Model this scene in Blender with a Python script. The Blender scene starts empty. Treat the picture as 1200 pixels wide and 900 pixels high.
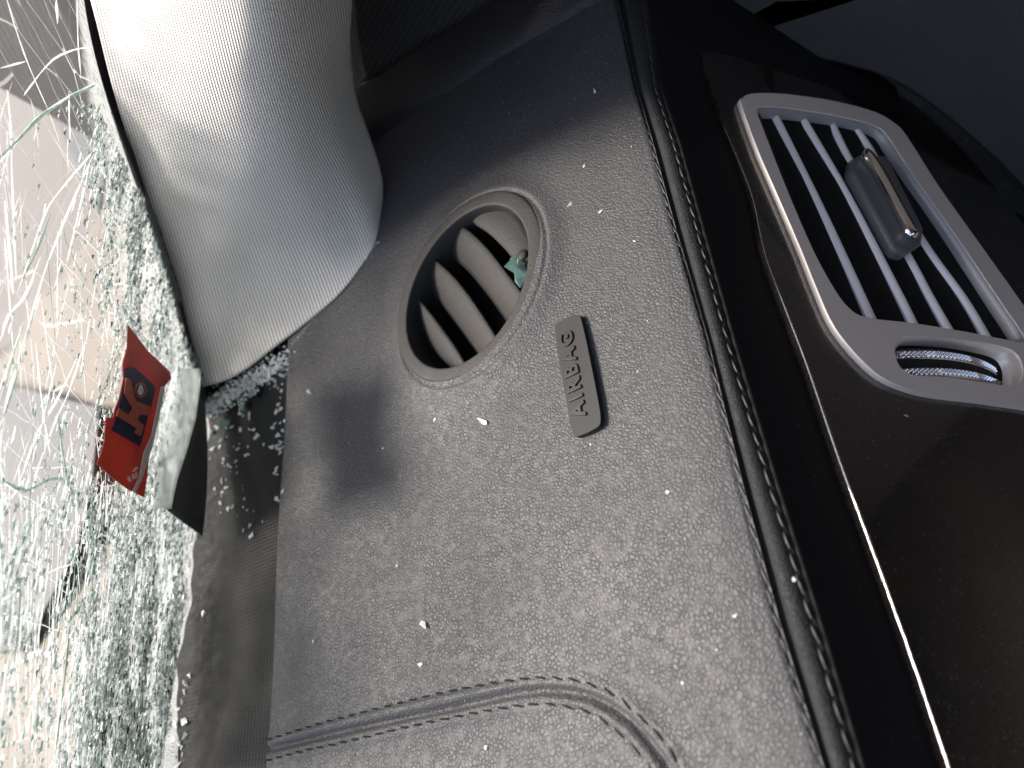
import bpy, bmesh, math, random
import numpy as np
from mathutils import Vector, Matrix, noise
from mathutils.geometry import tessellate_polygon
random.seed(7); RNG = np.random.default_rng(7)
SC = bpy.context.scene
COL = SC.collection
R = math.radians

# ------------------------------------------------------------------ camera
n = np.array([-.611, .326, .72]); n /= np.linalg.norm(n)
d = np.array([-.106, .870, -.481]); d -= n * d.dot(n); d /= np.linalg.norm(d)
e = np.cross(d, n)
CM = np.array([e, d, n])                     # camera axes -> world
CAM = CM @ np.array([0, 0, 1]) * .28
FPX = 866.0
cam_data = bpy.data.cameras.new('camera'); cam = bpy.data.objects.new('camera', cam_data)
COL.objects.link(cam); SC.camera = cam
mw = Matrix([list(CM[0]) + [CAM[0]], list(CM[1]) + [CAM[1]], list(CM[2]) + [CAM[2]], [0, 0, 0, 1]])
cam.matrix_world = mw
cam_data.sensor_width = 36; cam_data.lens = 36 * FPX / 1200
cam_data.clip_start = .005; cam_data.clip_end = 400
cam_data.dof.use_dof = True; cam_data.dof.focus_distance = .272; cam_data.dof.aperture_fstop = 9.0

# ------------------------------------------------------------------ light
SUN = Vector((-.78, .14, 1.0)).normalized()
w = bpy.data.worlds.new('World'); SC.world = w; w.use_nodes = True
nt = w.node_tree; bg = nt.nodes['Background']
sky = nt.nodes.new('ShaderNodeTexSky'); sky.sky_type = 'NISHITA'; sky.sun_disc = False
sky.sun_elevation = math.asin(SUN.z); sky.sun_rotation = math.atan2(SUN.x, SUN.y)
sky.air_density = 1.0; sky.dust_density = 2.5
nt.links.new(sky.outputs[0], bg.inputs[0]); bg.inputs[1].default_value = .15
sl = bpy.data.lights.new('sun', 'SUN'); so = bpy.data.objects.new('sun', sl); COL.objects.link(so)
sl.energy = 3.7; sl.angle = R(15); sl.color = (1, .965, .93)
so.rotation_euler = SUN.to_track_quat('Z', 'Y').to_euler()
vs = SC.view_settings; vs.view_transform = 'Standard'; vs.look = 'None'; vs.exposure = 1.5; vs.gamma = 1
vs.use_white_balance = True; vs.white_balance_temperature = 7150; vs.white_balance_tint = 21
SC.render.resolution_x = 1024; SC.render.resolution_y = 768
SC.cycles.max_bounces = 10; SC.cycles.transparent_max_bounces = 24

# ------------------------------------------------------------------ pixel tracing helpers
def ray(x, y): return CM @ np.array([(x - 600) / FPX, (450 - y) / FPX, -1.0])
def at(x, y, t): return CAM + ray(x, y) * t
def project(p):
    c = CM.T @ (np.asarray(p, float) - CAM); return 600 + FPX * c[0] / -c[2], 450 - FPX * c[1] / -c[2]
class Plane:
    def __init__(s, o, nn, ux):
        s.o = np.array(o, float); s.n = np.array(nn, float); s.n /= np.linalg.norm(s.n)
        u = np.array(ux, float); u -= s.n * u.dot(s.n); s.u = u / np.linalg.norm(u); s.v = np.cross(s.n, s.u)
    def hit(s, x, y, h=0.0):
        r = ray(x, y); o = s.o + s.n * h
        return CAM + r * ((o - CAM).dot(s.n) / r.dot(s.n))
    def t(s, x, y, h=0.0):
        r = ray(x, y); return (s.o + s.n * h - CAM).dot(s.n) / r.dot(s.n)
    def uv(s, p): q = np.asarray(p) - s.o; return q.dot(s.u), q.dot(s.v)
    def xyz(s, u, v, h=0.0): return s.o + s.u * u + s.v * v + s.n * h
TOP = Plane((0, 0, 0), (0, 0, 1), (1, 0, 0))
PHI = R(60)
FACE = Plane((.0845, 0, -.001), (math.sin(PHI), 0, math.cos(PHI)), (math.cos(PHI), 0, -math.sin(PHI)))
WA = R(48)
WIND = Plane((-.214, 0, .001), (-math.sin(WA), 0, math.cos(WA)), (0, 1, 0))   # n points outside
DOOR = Plane((.0246, .172, -.002), (-.18, -.80, .56), (1, -.2, 0))
def smooth_path(pts, m=6, closed=False):
    P = [np.array(p, float) for p in pts]; N = len(P); out = []
    rng = range(N if closed else N - 1)
    for i in rng:
        if closed: a, b, c, q = P[i - 1], P[i], P[(i + 1) % N], P[(i + 2) % N]
        else: a, b, c, q = P[max(i - 1, 0)], P[i], P[i + 1], P[min(i + 2, N - 1)]
        for k in range(m):
            t = k / m
            out.append(.5 * ((2 * b) + (c - a) * t + (2 * a - 5 * b + 4 * c - q) * t * t + (3 * b - 3 * c + q - a) * t ** 3))
    if not closed: out.append(P[-1])
    return out

# ------------------------------------------------------------------ object helpers
def put(o, label=None, cat=None, group=None, kind=None, parent=None):
    if o.name not in COL.objects: COL.objects.link(o)
    if label: o['label'] = label
    if cat: o['category'] = cat
    if group: o['group'] = group
    if kind: o['kind'] = kind
    if parent is not None: o.parent = parent
    return o
def mesh_obj(name, verts, faces, mat, parent=None, smooth=True, **kw):
    m = bpy.data.meshes.new(name)
    m.from_pydata([tuple(map(float, v)) for v in verts], [], faces); m.update()
    if smooth: m.shade_smooth()
    if mat: m.materials.append(mat)
    return put(bpy.data.objects.new(name, m), parent=parent, **kw)
def thing(name, loc, label, cat, group=None):
    o = bpy.data.objects.new(name, None); o.location = loc; o.empty_display_size = .02
    return put(o, label, cat, group)
def keep(o, parent):                       # parent without moving (parent only translated)
    o.parent = parent; o.matrix_parent_inverse = Matrix.Translation(parent.matrix_basis.translation).inverted() if parent.matrix_basis.translation.length else Matrix()
    return o
def recalc(o):
    bm = bmesh.new(); bm.from_mesh(o.data); bmesh.ops.recalc_face_normals(bm, faces=bm.faces); bm.to_mesh(o.data); bm.free(); return o
def bevel(o, wd, seg=3, ang=35):
    b = o.modifiers.new('b', 'BEVEL'); b.width = wd; b.segments = seg; b.limit_method = 'ANGLE'; b.angle_limit = R(ang); b.use_clamp_overlap = True
    return o
def autosmooth(o, ang=35):
    m = o.data
    bm = bmesh.new(); bm.from_mesh(m)
    for ed in bm.edges:
        ed.smooth = len(ed.link_faces) == 2 and ed.calc_face_angle(0) < R(ang)
    for f in bm.faces: f.smooth = True
    bm.to_mesh(m); bm.free(); return o
def plate(name, loops, plane, h0, h1, mat, parent=None, px=True, bev=0, holes_open=True, crown=None, **kw):
    """flat plate with holes: loops (first outer) in pixels on the plane at height h1, thickness down to h0"""
    L = []
    for lp in loops:
        L.append([plane.uv(plane.hit(x, y, h1)) if px else (x, y) for x, y in lp])
    flat = [q for l in L for q in l]
    tri = tessellate_polygon([[Vector((a, b, 0)) for a, b in l] for l in L])
    N = len(flat)
    V = [plane.xyz(a, b, h1) for a, b in flat] + [plane.xyz(a, b, h0) for a, b in flat]
    F = [tuple(t) for t in tri] + [tuple(N + i for i in reversed(t)) for t in tri]
    s = 0
    for l in L:
        k = len(l)
        for i in range(k):
            a, b = s + i, s + (i + 1) % k
            F.append((a, b, N + b, N + a))
        s += k
    o = mesh_obj(name, V, F, mat, parent, smooth=False, **kw)
    recalc(o)
    bm = bmesh.new(); bm.from_mesh(o.data)
    bmesh.ops.dissolve_limit(bm, angle_limit=R(1), verts=bm.verts, edges=bm.edges) if False else None
    bm.to_mesh(o.data); bm.free()
    autosmooth(o, 40)
    if bev: bevel(o, bev)
    return o
def grid_faces(nr, nc, close_c=False):
    F = []
    for i in range(nr - 1):
        for j in range(nc if close_c else nc - 1):
            k = (j + 1) % nc
            F.append((i * nc + j, i * nc + k, (i + 1) * nc + k, (i + 1) * nc + j))
    return F
def loft(name, rows, mat, parent=None, closed=False, caps=False, smooth=True, **kw):
    nr, nc = len(rows), len(rows[0])
    F = grid_faces(nr, nc, closed)
    if caps: F += [tuple(range(nc)), tuple(reversed(range((nr - 1) * nc, nr * nc)))]
    o = mesh_obj(name, [p for r in rows for p in r], F, mat, parent, smooth, **kw)
    return recalc(o)
def tube_rows(path, rad, k=8, flat=1.0, up=(0, 0, 1)):
    rows = []; P = [np.array(p, float) for p in path]; up = np.array(up, float)
    for i, p in enumerate(P):
        t = P[min(i + 1, len(P) - 1)] - P[max(i - 1, 0)]; t /= np.linalg.norm(t) + 1e-12
        a = np.cross(t, up); a /= np.linalg.norm(a) + 1e-12; b = np.cross(a, t)
        r = rad(i / (len(P) - 1)) if callable(rad) else rad
        rows.append([p + r * (math.cos(q) * a + flat * math.sin(q) * b) for q in [2 * math.pi * j / k for j in range(k)]])
    return rows

# ------------------------------------------------------------------ materials
def mat(name):
    m = bpy.data.materials.new(name); m.use_nodes = True
    return m, m.node_tree, m.node_tree.nodes['Principled BSDF']
def nd(t, kind, **kw):
    x = t.nodes.new(kind)
    for k, v in kw.items():
        if k in x.inputs.keys(): x.inputs[k].default_value = v
        else: setattr(x, k, v)
    return x
def ramp(t, src, stops):
    r = t.nodes.new('ShaderNodeValToRGB'); el = r.color_ramp.elements
    while len(el) < len(stops): el.new(.5)
    for q, (p, c) in zip(el, stops):
        q.position = p; q.color = (c, c, c, 1) if isinstance(c, (int, float)) else (*c, 1)
    t.links.new(src, r.inputs[0]); return r.outputs[0]
def math_(t, op, a, b=None, clamp=False):
    x = t.nodes.new('ShaderNodeMath'); x.operation = op; x.use_clamp = clamp
    for i, v in enumerate((a, b)):
        if v is None: continue
        if isinstance(v, (int, float)): x.inputs[i].default_value = v
        else: t.links.new(v, x.inputs[i])
    return x.outputs[0]
def simple(name, col, rough=.5, metal=0, spec=.5, noise=0, bump=0, bscale=900, coat=0):
    m, t, b = mat(name)
    b.inputs['Base Color'].default_value = (*col, 1); b.inputs['Roughness'].default_value = rough
    b.inputs['Metallic'].default_value = metal; b.inputs['Specular IOR Level'].default_value = spec
    b.inputs['Coat Weight'].default_value = coat; b.inputs['Coat Roughness'].default_value = .03
    tc = nd(t, 'ShaderNodeTexCoord')
    if noise:
        nz = nd(t, 'ShaderNodeTexNoise', Scale=60.0, Detail=6.0, Roughness=.7); t.links.new(tc.outputs['Object'], nz.inputs['Vector'])
        r = ramp(t, nz.outputs[0], [(.3, max(rough - noise, .02)), (.7, min(rough + noise, 1))]); t.links.new(r, b.inputs['Roughness'])
    if bump:
        nz = nd(t, 'ShaderNodeTexNoise', Scale=float(bscale), Detail=3.0, Roughness=.6); t.links.new(tc.outputs['Object'], nz.inputs['Vector'])
        bp = nd(t, 'ShaderNodeBump', Strength=bump, Distance=.0003); t.links.new(nz.outputs[0], bp.inputs['Height']); t.links.new(bp.outputs[0], b.inputs['Normal'])
    return m

def leather_mat(name, col, scale=560, dist=.00045, rough=.5, strength=1.0, spec=.5):
    m, t, b = mat(name); b.inputs['Specular IOR Level'].default_value = spec
    tc = nd(t, 'ShaderNodeTexCoord')
    n1 = nd(t, 'ShaderNodeTexNoise', Scale=scale * .55, Detail=3.0); t.links.new(tc.outputs['Object'], n1.inputs['Vector'])
    sub = nd(t, 'ShaderNodeVectorMath', operation='SUBTRACT'); t.links.new(n1.outputs['Color'], sub.inputs[0]); sub.inputs[1].default_value = (.5, .5, .5)
    sc_ = nd(t, 'ShaderNodeVectorMath', operation='SCALE'); t.links.new(sub.outputs[0], sc_.inputs[0]); sc_.inputs['Scale'].default_value = 1.3 / scale
    ad = nd(t, 'ShaderNodeVectorMath', operation='ADD'); t.links.new(tc.outputs['Object'], ad.inputs[0]); t.links.new(sc_.outputs[0], ad.inputs[1])
    v1 = nd(t, 'ShaderNodeTexVoronoi', feature='DISTANCE_TO_EDGE', Scale=float(scale)); t.links.new(ad.outputs[0], v1.inputs['Vector'])
    v2 = nd(t, 'ShaderNodeTexVoronoi', feature='DISTANCE_TO_EDGE', Scale=float(scale) * 2.3); t.links.new(ad.outputs[0], v2.inputs['Vector'])
    r1 = ramp(t, v1.outputs['Distance'], [(0, 0), (.09, .6), (.28, 1)])
    r2 = ramp(t, v2.outputs['Distance'], [(0, 0), (.10, 1)])
    n2 = nd(t, 'ShaderNodeTexNoise', Scale=scale * 1.0, Detail=2.0); t.links.new(tc.outputs['Object'], n2.inputs['Vector'])
    big = nd(t, 'ShaderNodeTexNoise', Scale=45.0, Detail=3.0); t.links.new(tc.outputs['Object'], big.inputs['Vector'])
    nm = nd(t, 'ShaderNodeTexNoise', Scale=scale * .35, Detail=2.0); t.links.new(tc.outputs['Object'], nm.inputs['Vector'])
    r1 = math_(t, 'MAXIMUM', r1, ramp(t, nm.outputs[0], [(.45, 0), (.75, .6)]))
    h = math_(t, 'ADD', r1, math_(t, 'MULTIPLY', r2, .12)); h = math_(t, 'ADD', h, math_(t, 'MULTIPLY', n2.outputs[0], .25))
    bp = nd(t, 'ShaderNodeBump', Strength=strength, Distance=dist); t.links.new(h, bp.inputs['Height']); t.links.new(bp.outputs[0], b.inputs['Normal'])
    mixc = nd(t, 'ShaderNodeMix', data_type='RGBA'); t.links.new(ramp(t, big.outputs[0], [(.3, 0), (.7, 1)]), mixc.inputs[0])
    mixc.inputs[6].default_value = (*[c * .92 for c in col], 1); mixc.inputs[7].default_value = (*[c * 1.08 for c in col], 1)
    t.links.new(mixc.outputs[2], b.inputs['Base Color'])
    t.links.new(ramp(t, big.outputs[0], [(.3, rough - .05), (.7, rough + .05)]), b.inputs['Roughness'])
    return m
M = {}
M['leather'] = leather_mat('dark_grey_leather', (.0365, .037, .0395), scale=720, dist=.00017, rough=.54)
M['leather_dark'] = leather_mat('charcoal_piping_leather', (.011, .0125, .014), scale=900, dist=.0002, rough=.65, spec=.3)
M['panel'] = simple('black_soft_panel', (.0040, .0042, .0044), .65, bump=.35, bscale=2500, spec=.2)
M['thread'] = simple('dark_thread', (.009, .009, .012), .7, spec=.15)
M['thread_light'] = simple('grey_thread', (.026, .028, .030), .5, spec=.5)
M['vent_plastic'] = simple('grained_grey_plastic', (.023, .022, .0215), .6, spec=.35, bump=1.0, bscale=1500, noise=.05)
M['black'] = simple('black_plastic', (.006, .006, .007), .6)
M['badge'] = simple('satin_black_badge', (.021, .0215, .022), .6, spec=.25, bump=.15, bscale=2500)
M['silver'] = simple('satin_silver', (.80, .73, .66), .42, metal=.4, noise=.06, bump=.06, bscale=3000)
M['blade'] = simple('blade_silver_grey', (.28, .29, .295), .38, metal=.35, bump=.1, bscale=3000)
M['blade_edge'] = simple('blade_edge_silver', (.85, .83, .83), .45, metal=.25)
M['chrome'] = simple('polished_chrome', (.80, .80, .80), .07, metal=1)
M['door'] = leather_mat('door_black_grain', (.011, .0115, .012), scale=700, dist=.0002, rough=.5)
M['pad'] = leather_mat('door_pad_grain', (.0085, .0085, .0085), scale=900, dist=.00008, rough=.65)

def wood():
    m, t, b = mat('black_piano_walnut')
    tc = nd(t, 'ShaderNodeTexCoord')
    mp = nd(t, 'ShaderNodeMapping'); mp.inputs['Scale'].default_value = (9, 26, 9); mp.inputs['Rotation'].default_value = (0, .3, .5)
    t.links.new(tc.outputs['Object'], mp.inputs[0])
    nz = nd(t, 'ShaderNodeTexNoise', Scale=1.4, Detail=5.0, Roughness=.5, Distortion=1.2); t.links.new(mp.outputs[0], nz.inputs['Vector'])
    c = ramp(t, nz.outputs[0], [(.35, (.006, .0052, .0046)), (.55, (.012, .009, .0068)), (.75, (.022, .014, .009))])
    t.links.new(c, b.inputs['Base Color']); b.inputs['Roughness'].default_value = .35
    b.inputs['Coat Weight'].default_value = 1; b.inputs['Coat Roughness'].default_value = .035
    wv = nd(t, 'ShaderNodeTexNoise', Scale=22.0, Detail=1.0); t.links.new(tc.outputs['Object'], wv.inputs['Vector'])
    bp = nd(t, 'ShaderNodeBump', Strength=.12, Distance=.002); t.links.new(wv.outputs[0], bp.inputs['Height']); t.links.new(bp.outputs[0], b.inputs['Coat Normal'])
    # dust film
    ds = nd(t, 'ShaderNodeTexNoise', Scale=2600.0, Detail=1.0); t.links.new(tc.outputs['Object'], ds.inputs['Vector'])
    t.links.new(ramp(t, ds.outputs[0], [(.55, .25), (.75, .8)]), b.inputs['Roughness'])
    return m
M['wood'] = wood()

def knit():
    m, t, b = mat('pale_grey_knit')
    uv = nd(t, 'ShaderNodeUVMap'); sp = nd(t, 'ShaderNodeSeparateXYZ'); t.links.new(uv.outputs[0], sp.inputs[0])
    k = 2 * math.pi / .0017
    a = math_(t, 'SINE', math_(t, 'MULTIPLY', sp.outputs[0], k)); c = math_(t, 'SINE', math_(t, 'MULTIPLY', sp.outputs[1], k * .95))
    h = math_(t, 'ADD', math_(t, 'MULTIPLY', a, .50), math_(t, 'MULTIPLY', c, .18)); h = math_(t, 'ADD', h, .5)
    nz = nd(t, 'ShaderNodeTexNoise', Scale=40.0, Detail=4.0); t.links.new(uv.outputs[0], nz.inputs['Vector'])
    hh = math_(t, 'ADD', h, math_(t, 'MULTIPLY', nz.outputs[0], .12))
    col = ramp(t, hh, [(.05, (.27, .255, .23)), (.5, (.55, .52, .475)), (.95, (.70, .665, .61))]); t.links.new(col, b.inputs['Base Color'])
    b.inputs['Roughness'].default_value = .85; b.inputs['Specular IOR Level'].default_value = .2
    b.inputs['Sheen Weight'].default_value = .2
    bp = nd(t, 'ShaderNodeBump', Strength=.7, Distance=.0004); t.links.new(h, bp.inputs['Height']); t.links.new(bp.outputs[0], b.inputs['Normal'])
    return m
M['knit'] = knit()

def weave(name='dark_diamond_weave', f=1.0):
    m, t, b = mat(name)
    tc = nd(t, 'ShaderNodeTexCoord'); sp = nd(t, 'ShaderNodeSeparateXYZ'); t.links.new(tc.outputs['Object'], sp.inputs[0])
    k = 2 * math.pi / .0022
    s = math_(t, 'ADD', math_(t, 'MULTIPLY', sp.outputs[0], .5), math_(t, 'MULTIPLY', sp.outputs[1], .6)); q = math_(t, 'SUBTRACT', math_(t, 'MULTIPLY', sp.outputs[0], .5), math_(t, 'MULTIPLY', sp.outputs[1], .6))
    h = math_(t, 'MULTIPLY', math_(t, 'SINE', math_(t, 'MULTIPLY', s, k)), math_(t, 'SINE', math_(t, 'MULTIPLY', q, k)))
    h = math_(t, 'ADD', math_(t, 'MULTIPLY', h, .5), .5)
    col = ramp(t, h, [(.2, (.002 * f, .0023 * f, .0026 * f)), (.8, (.0085 * f, .0095 * f, .0105 * f))]); t.links.new(col, b.inputs['Base Color'])
    b.inputs['Roughness'].default_value = .6; b.inputs['Specular IOR Level'].default_value = .3
    bp = nd(t, 'ShaderNodeBump', Strength=.8, Distance=.0003); t.links.new(h, bp.inputs['Height']); t.links.new(bp.outputs[0], b.inputs['Normal'])
    return m
M['weave'] = weave(); M['grille'] = weave('speaker_mesh', 2.2)

def shard_mat(name, col, trans=.45, rough=.12, clear=.0):
    m, t, b = mat(name)
    b.inputs['Base Color'].default_value = (*col, 1); b.inputs['Roughness'].default_value = rough; b.inputs['Specular IOR Level'].default_value = .8
    tr = nd(t, 'ShaderNodeBsdfTranslucent'); tr.inputs[0].default_value = (*col, 1)
    mx = nd(t, 'ShaderNodeMixShader'); mx.inputs[0].default_value = trans
    t.links.new(b.outputs[0], mx.inputs[1]); t.links.new(tr.outputs[0], mx.inputs[2])
    out = mx.outputs[0]
    if clear:
        tp = nd(t, 'ShaderNodeBsdfTransparent'); tp.inputs[0].default_value = (*[.5 + .5 * c for c in col], 1)
        m2 = nd(t, 'ShaderNodeMixShader'); m2.inputs[0].default_value = clear
        t.links.new(out, m2.inputs[1]); t.links.new(tp.outputs[0], m2.inputs[2]); out = m2.outputs[0]
    t.links.new(out, t.nodes['Material Output'].inputs[0])
    return m
M['crush'] = shard_mat('crushed_clear_glass', (.60, .64, .63), clear=.45, rough=.08)
M['bright'] = shard_mat('bright_splinter_glass', (.88, .91, .90), trans=.5, rough=.08, clear=.12)
M['crush_teal'] = shard_mat('crushed_teal_glass', (.27, .42, .36), clear=.40, rough=.08)
M['crumb'] = shard_mat('glass_crumb', (.85, .87, .87), trans=.3, rough=.1, clear=.25)
M['crumb_teal'] = shard_mat('teal_glass_crumb', (.36, .54, .49), trans=.3, rough=.04, clear=.4)
M['dust'] = shard_mat('pale_dust', (.65, .65, .64), trans=.2, rough=.5)

def sheet_glass():
    m, t, b = mat('cracked_laminated_glass')
    b.inputs['Base Color'].default_value = (.45, .52, .50, 1); b.inputs['Roughness'].default_value = .15
    at_ = nd(t, 'ShaderNodeAttribute', attribute_name='craze'); uv = nd(t, 'ShaderNodeUVMap')
    nz = nd(t, 'ShaderNodeTexNoise', Scale=55.0, Detail=2.0); t.links.new(uv.outputs[0], nz.inputs['Vector'])
    sub = nd(t, 'ShaderNodeVectorMath', operation='SCALE'); t.links.new(nz.outputs['Color'], sub.inputs[0]); sub.inputs['Scale'].default_value = .003
    ad = nd(t, 'ShaderNodeVectorMath', operation='ADD'); t.links.new(uv.outputs[0], ad.inputs[0]); t.links.new(sub.outputs[0], ad.inputs[1])
    def crack(sx, sy, wd):
        mp = nd(t, 'ShaderNodeMapping'); mp.inputs['Scale'].default_value = (sx, sy, 1); t.links.new(ad.outputs[0], mp.inputs[0])
        v = nd(t, 'ShaderNodeTexVoronoi', feature='DISTANCE_TO_EDGE', Scale=1.0); t.links.new(mp.outputs[0], v.inputs['Vector'])
        return ramp(t, v.outputs['Distance'], [(0, 1), (wd, 1), (wd * 1.6, 0)])
    c1 = crack(16, 80, .007); c2 = crack(90, 420, .09); c3 = crack(250, 620, .2)
    a = at_.outputs['Fac']
    f = math_(t, 'MULTIPLY', c1, ramp(t, a, [(.1, 0), (.3, .6)]))
    f = math_(t, 'MAXIMUM', f, math_(t, 'MULTIPLY', c2, ramp(t, a, [(.7, 0), (1, .7)])))
    f = math_(t, 'MAXIMUM', f, math_(t, 'MULTIPLY', c3, ramp(t, a, [(.8, 0), (1, .6)])))
    f = math_(t, 'MAXIMUM', f, ramp(t, a, [(.92, 0), (1, .3)]))
    tr = nd(t, 'ShaderNodeBsdfTranslucent'); tr.inputs[0].default_value = (.42, .48, .46, 1)
    wm = nd(t, 'ShaderNodeMixShader'); wm.inputs[0].default_value = .5; t.links.new(b.outputs[0], wm.inputs[1]); t.links.new(tr.outputs[0], wm.inputs[2])
    tp = nd(t, 'ShaderNodeBsdfTransparent'); tp.inputs[0].default_value = (.86, .93, .90, 1)
    gl = nd(t, 'ShaderNodeBsdfGlossy'); gl.inputs['Roughness'].default_value = .03
    cl = nd(t, 'ShaderNodeMixShader'); cl.inputs[0].default_value = .04; t.links.new(tp.outputs[0], cl.inputs[1]); t.links.new(gl.outputs[0], cl.inputs[2])
    mx = nd(t, 'ShaderNodeMixShader'); t.links.new(f, mx.inputs[0]); t.links.new(cl.outputs[0], mx.inputs[1]); t.links.new(wm.outputs[0], mx.inputs[2])
    t.links.new(mx.outputs[0], t.nodes['Material Output'].inputs[0])
    return m
M['sheet'] = sheet_glass()
M['hood'] = simple('beige_car_paint', (.135, .115, .092), .6, spec=.25)
M['cowl'] = simple('grey_cowl_plastic', (.045, .046, .048), .6, bump=.4)
M['liner'] = simple('grey_headliner', (.30, .29, .275), .9, bump=.4)
M['seat'] = simple('beige_cabin_trim', (.05, .047, .045), .8)
M['brown'] = simple('dark_seat_leather', (.010, .0095, .009), .6); M['tan'] = simple('tan_bag_leather', (.42, .17, .085), .5)
M['sky_screen'] = simple('warm_bounce_screen', (.32, .265, .215), .85)  # unseen side screen, coloured warm for reflections in frame and walnut
M['ground'] = simple('pale_paving', (.12, .108, .095), .85, bump=.5, bscale=40)

# ================================================================== SURROUNDINGS
def sheet(name, pts, m, kind='structure', th=0, **kw):
    o = mesh_obj(name, pts, [tuple(range(len(pts)))], m, None, smooth=False, kind=kind, **kw)
    if th:
        s = o.modifiers.new('s', 'SOLIDIFY'); s.thickness = th; s.offset = 0
    return o
sheet('ground', [(-150, -150, -1.05), (150, -150, -1.05), (150, 150, -1.05), (-150, 150, -1.05)], M['ground'])
# bonnet of the car in front of the windscreen
rows = []
for i in range(60):
    x = -.33 - i * .02; row = []
    for j in range(90):
        y = -1.15 + j * .018
        z = -.035 - .07 * (i / 59) ** 2 - .03 * ((y + .35) / .9) ** 4
        z += .014 * math.sin(9 * x + 7 * y) * math.sin(5 * y - 4 * x) + .006 * math.sin(31 * x - 17 * y)
        row.append((x, y, z))
    rows.append(row)
bonnet = loft('car_bonnet', rows, M['hood'], None, label='buckled beige car bonnet seen through the shattered windscreen', cat='car bonnet')
s = bonnet.modifiers.new('s', 'SOLIDIFY'); s.thickness = .004
cowl = loft('cowl_panel', [[(x, y, z + .004 * math.sin(60 * y)) for y in np.linspace(-1.15, .42, 60)] for x, z in
        [(-.232, -.03), (-.24, -.012), (-.262, -.01), (-.268, -.022), (-.29, -.024), (-.296, -.012), (-.325, -.016), (-.335, -.05)]],
        M['cowl'], None, label='ribbed grey plastic cowl between bonnet and windscreen', cat='cowl panel')
s = cowl.modifiers.new('s', 'SOLIDIFY'); s.thickness = .003
wa = thing('wiper', (-.30, -.4, .01), 'black wiper arm lying across the cowl outside the glass', 'wiper')
o = loft('wiper_arm', tube_rows([(-.29, -.62, .004), (-.27, -.35, .018), (-.262, .02, .012)], .0055, 8, .6), M['black'], None, caps=True); keep(o, wa)
o = loft('wiper_blade', tube_rows([(-.256, -.42, .012), (-.252, -.1, .014), (-.25, .1, .01)], .004, 8, 1.6), M['black'], None, caps=True); keep(o, wa)
# cabin around the camera (roof lining, floor, seat back): what shades the dashboard
def box(name, lo, hi, m, **kw):
    x0, y0, z0 = lo; x1, y1, z1 = hi
    V = [(x, y, z) for x in (x0, x1) for y in (y0, y1) for z in (z0, z1)]
    F = [(0, 1, 3, 2), (4, 6, 7, 5), (0, 4, 5, 1), (2, 3, 7, 6), (0, 2, 6, 4), (1, 5, 7, 3)]
    o = recalc(mesh_obj(name, V, F, m, None, smooth=False, **kw)); return o
bevel(box('roof_lining', (.40, -1.35, .58), (2.1, .42, .64), M['liner'], kind='structure'), .01)
box('cabin_floor', (-.2, -1.35, -.62), (2.1, .42, -.58), M['seat'], kind='structure')
box('cabin_rear_wall', (2.1, -1.35, -.62), (2.14, .42, .64), M['seat'], kind='structure')
box('cabin_side_wall', (-.2, -1.39, -.62), (2.1, -1.35, .02), M['seat'], kind='structure')
box('added_sky_screen', (-.32, .33, -.62), (2.1, .37, .64), M['sky_screen'], kind='structure')  # added wall over the side window, blocks sky light and bounces warm tone
# ================================================================== DASHBOARD
dash = bpy.data.objects.new('dashboard', None)
put(dash, 'dark grey leather dashboard with round side vent, stitched seams and glossy walnut trim', 'dashboard')
def line_x(pts):
    P = np.array([TOP.hit(*p)[:2] for p in pts]); P = P[np.argsort(P[:, 1])]
    return lambda y: np.interp(y, P[:, 1], P[:, 0])
X_S1 = line_x([(721, 0), (742, 100), (762, 167), (788, 267), (826, 400), (865, 560), (909, 730), (961, 900)])
X_S2 = line_x([(752, 0), (766, 100), (788, 167), (815, 267), (851, 400), (898, 560), (950, 730), (999, 900)])
X_L = lambda y: -.1402 + 0 * y
# decorative airbag-lid seam
GRV = [TOP.hit(*p) for p in smooth_path([(290, 884), (312, 879), (383, 862), (467, 843), (550, 825), (612, 812), (654, 810), (696, 818), (737, 843), (767, 877), (783, 900), (800, 940), (815, 1000)])]
ST_U = [TOP.hit(*p) for p in smooth_path([(312, 868), (367, 851), (425, 835), (508, 814), (571, 802), (621, 795), (654, 795), (683, 799), (721, 814), (750, 839), (779, 868), (798, 900), (812, 940)])]
ST_L = [TOP.hit(*p) for p in smooth_path([(312, 892), (358, 880), (404, 870), (487, 850), (571, 833), (633, 825), (675, 830), (700, 839), (725, 858), (750, 883), (762, 900), (776, 940)])]
def dist_poly(X, Y, path):
    P = np.array(path)[:, :2]; D = np.full(X.shape, 1e9)
    for a, b in zip(P[:-1], P[1:]):
        ab = b - a; t = np.clip(((X - a[0]) * ab[0] + (Y - a[1]) * ab[1]) / (ab @ ab + 1e-12), 0, 1)
        D = np.minimum(D, np.hypot(X - a[0] - t * ab[0], Y - a[1] - t * ab[1]))
    return D
def ellipse_px(cx, cy, xx, yy, xy, N, ph=0):
    C2 = np.array([[xx, xy], [xy, yy]]); wv, V = np.linalg.eigh(C2); Lm = V @ np.diag(wv ** .5) @ V.T
    return [(cx + q[0], cy - q[1]) for q in [Lm @ np.array([math.cos(a), math.sin(a)]) for a in np.linspace(0, 2 * np.pi, N, endpoint=False)]]
NV = 96; HV = .0035
RO = [TOP.hit(*p, HV * .6) for p in ellipse_px(551.8, 336.5, 7200, 12544, 4100, NV)]
RI = [TOP.hit(*p, HV) for p in ellipse_px(547.8, 336, 5110, 9216, 2950, NV)]
VC = np.mean(RO, axis=0)
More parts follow.
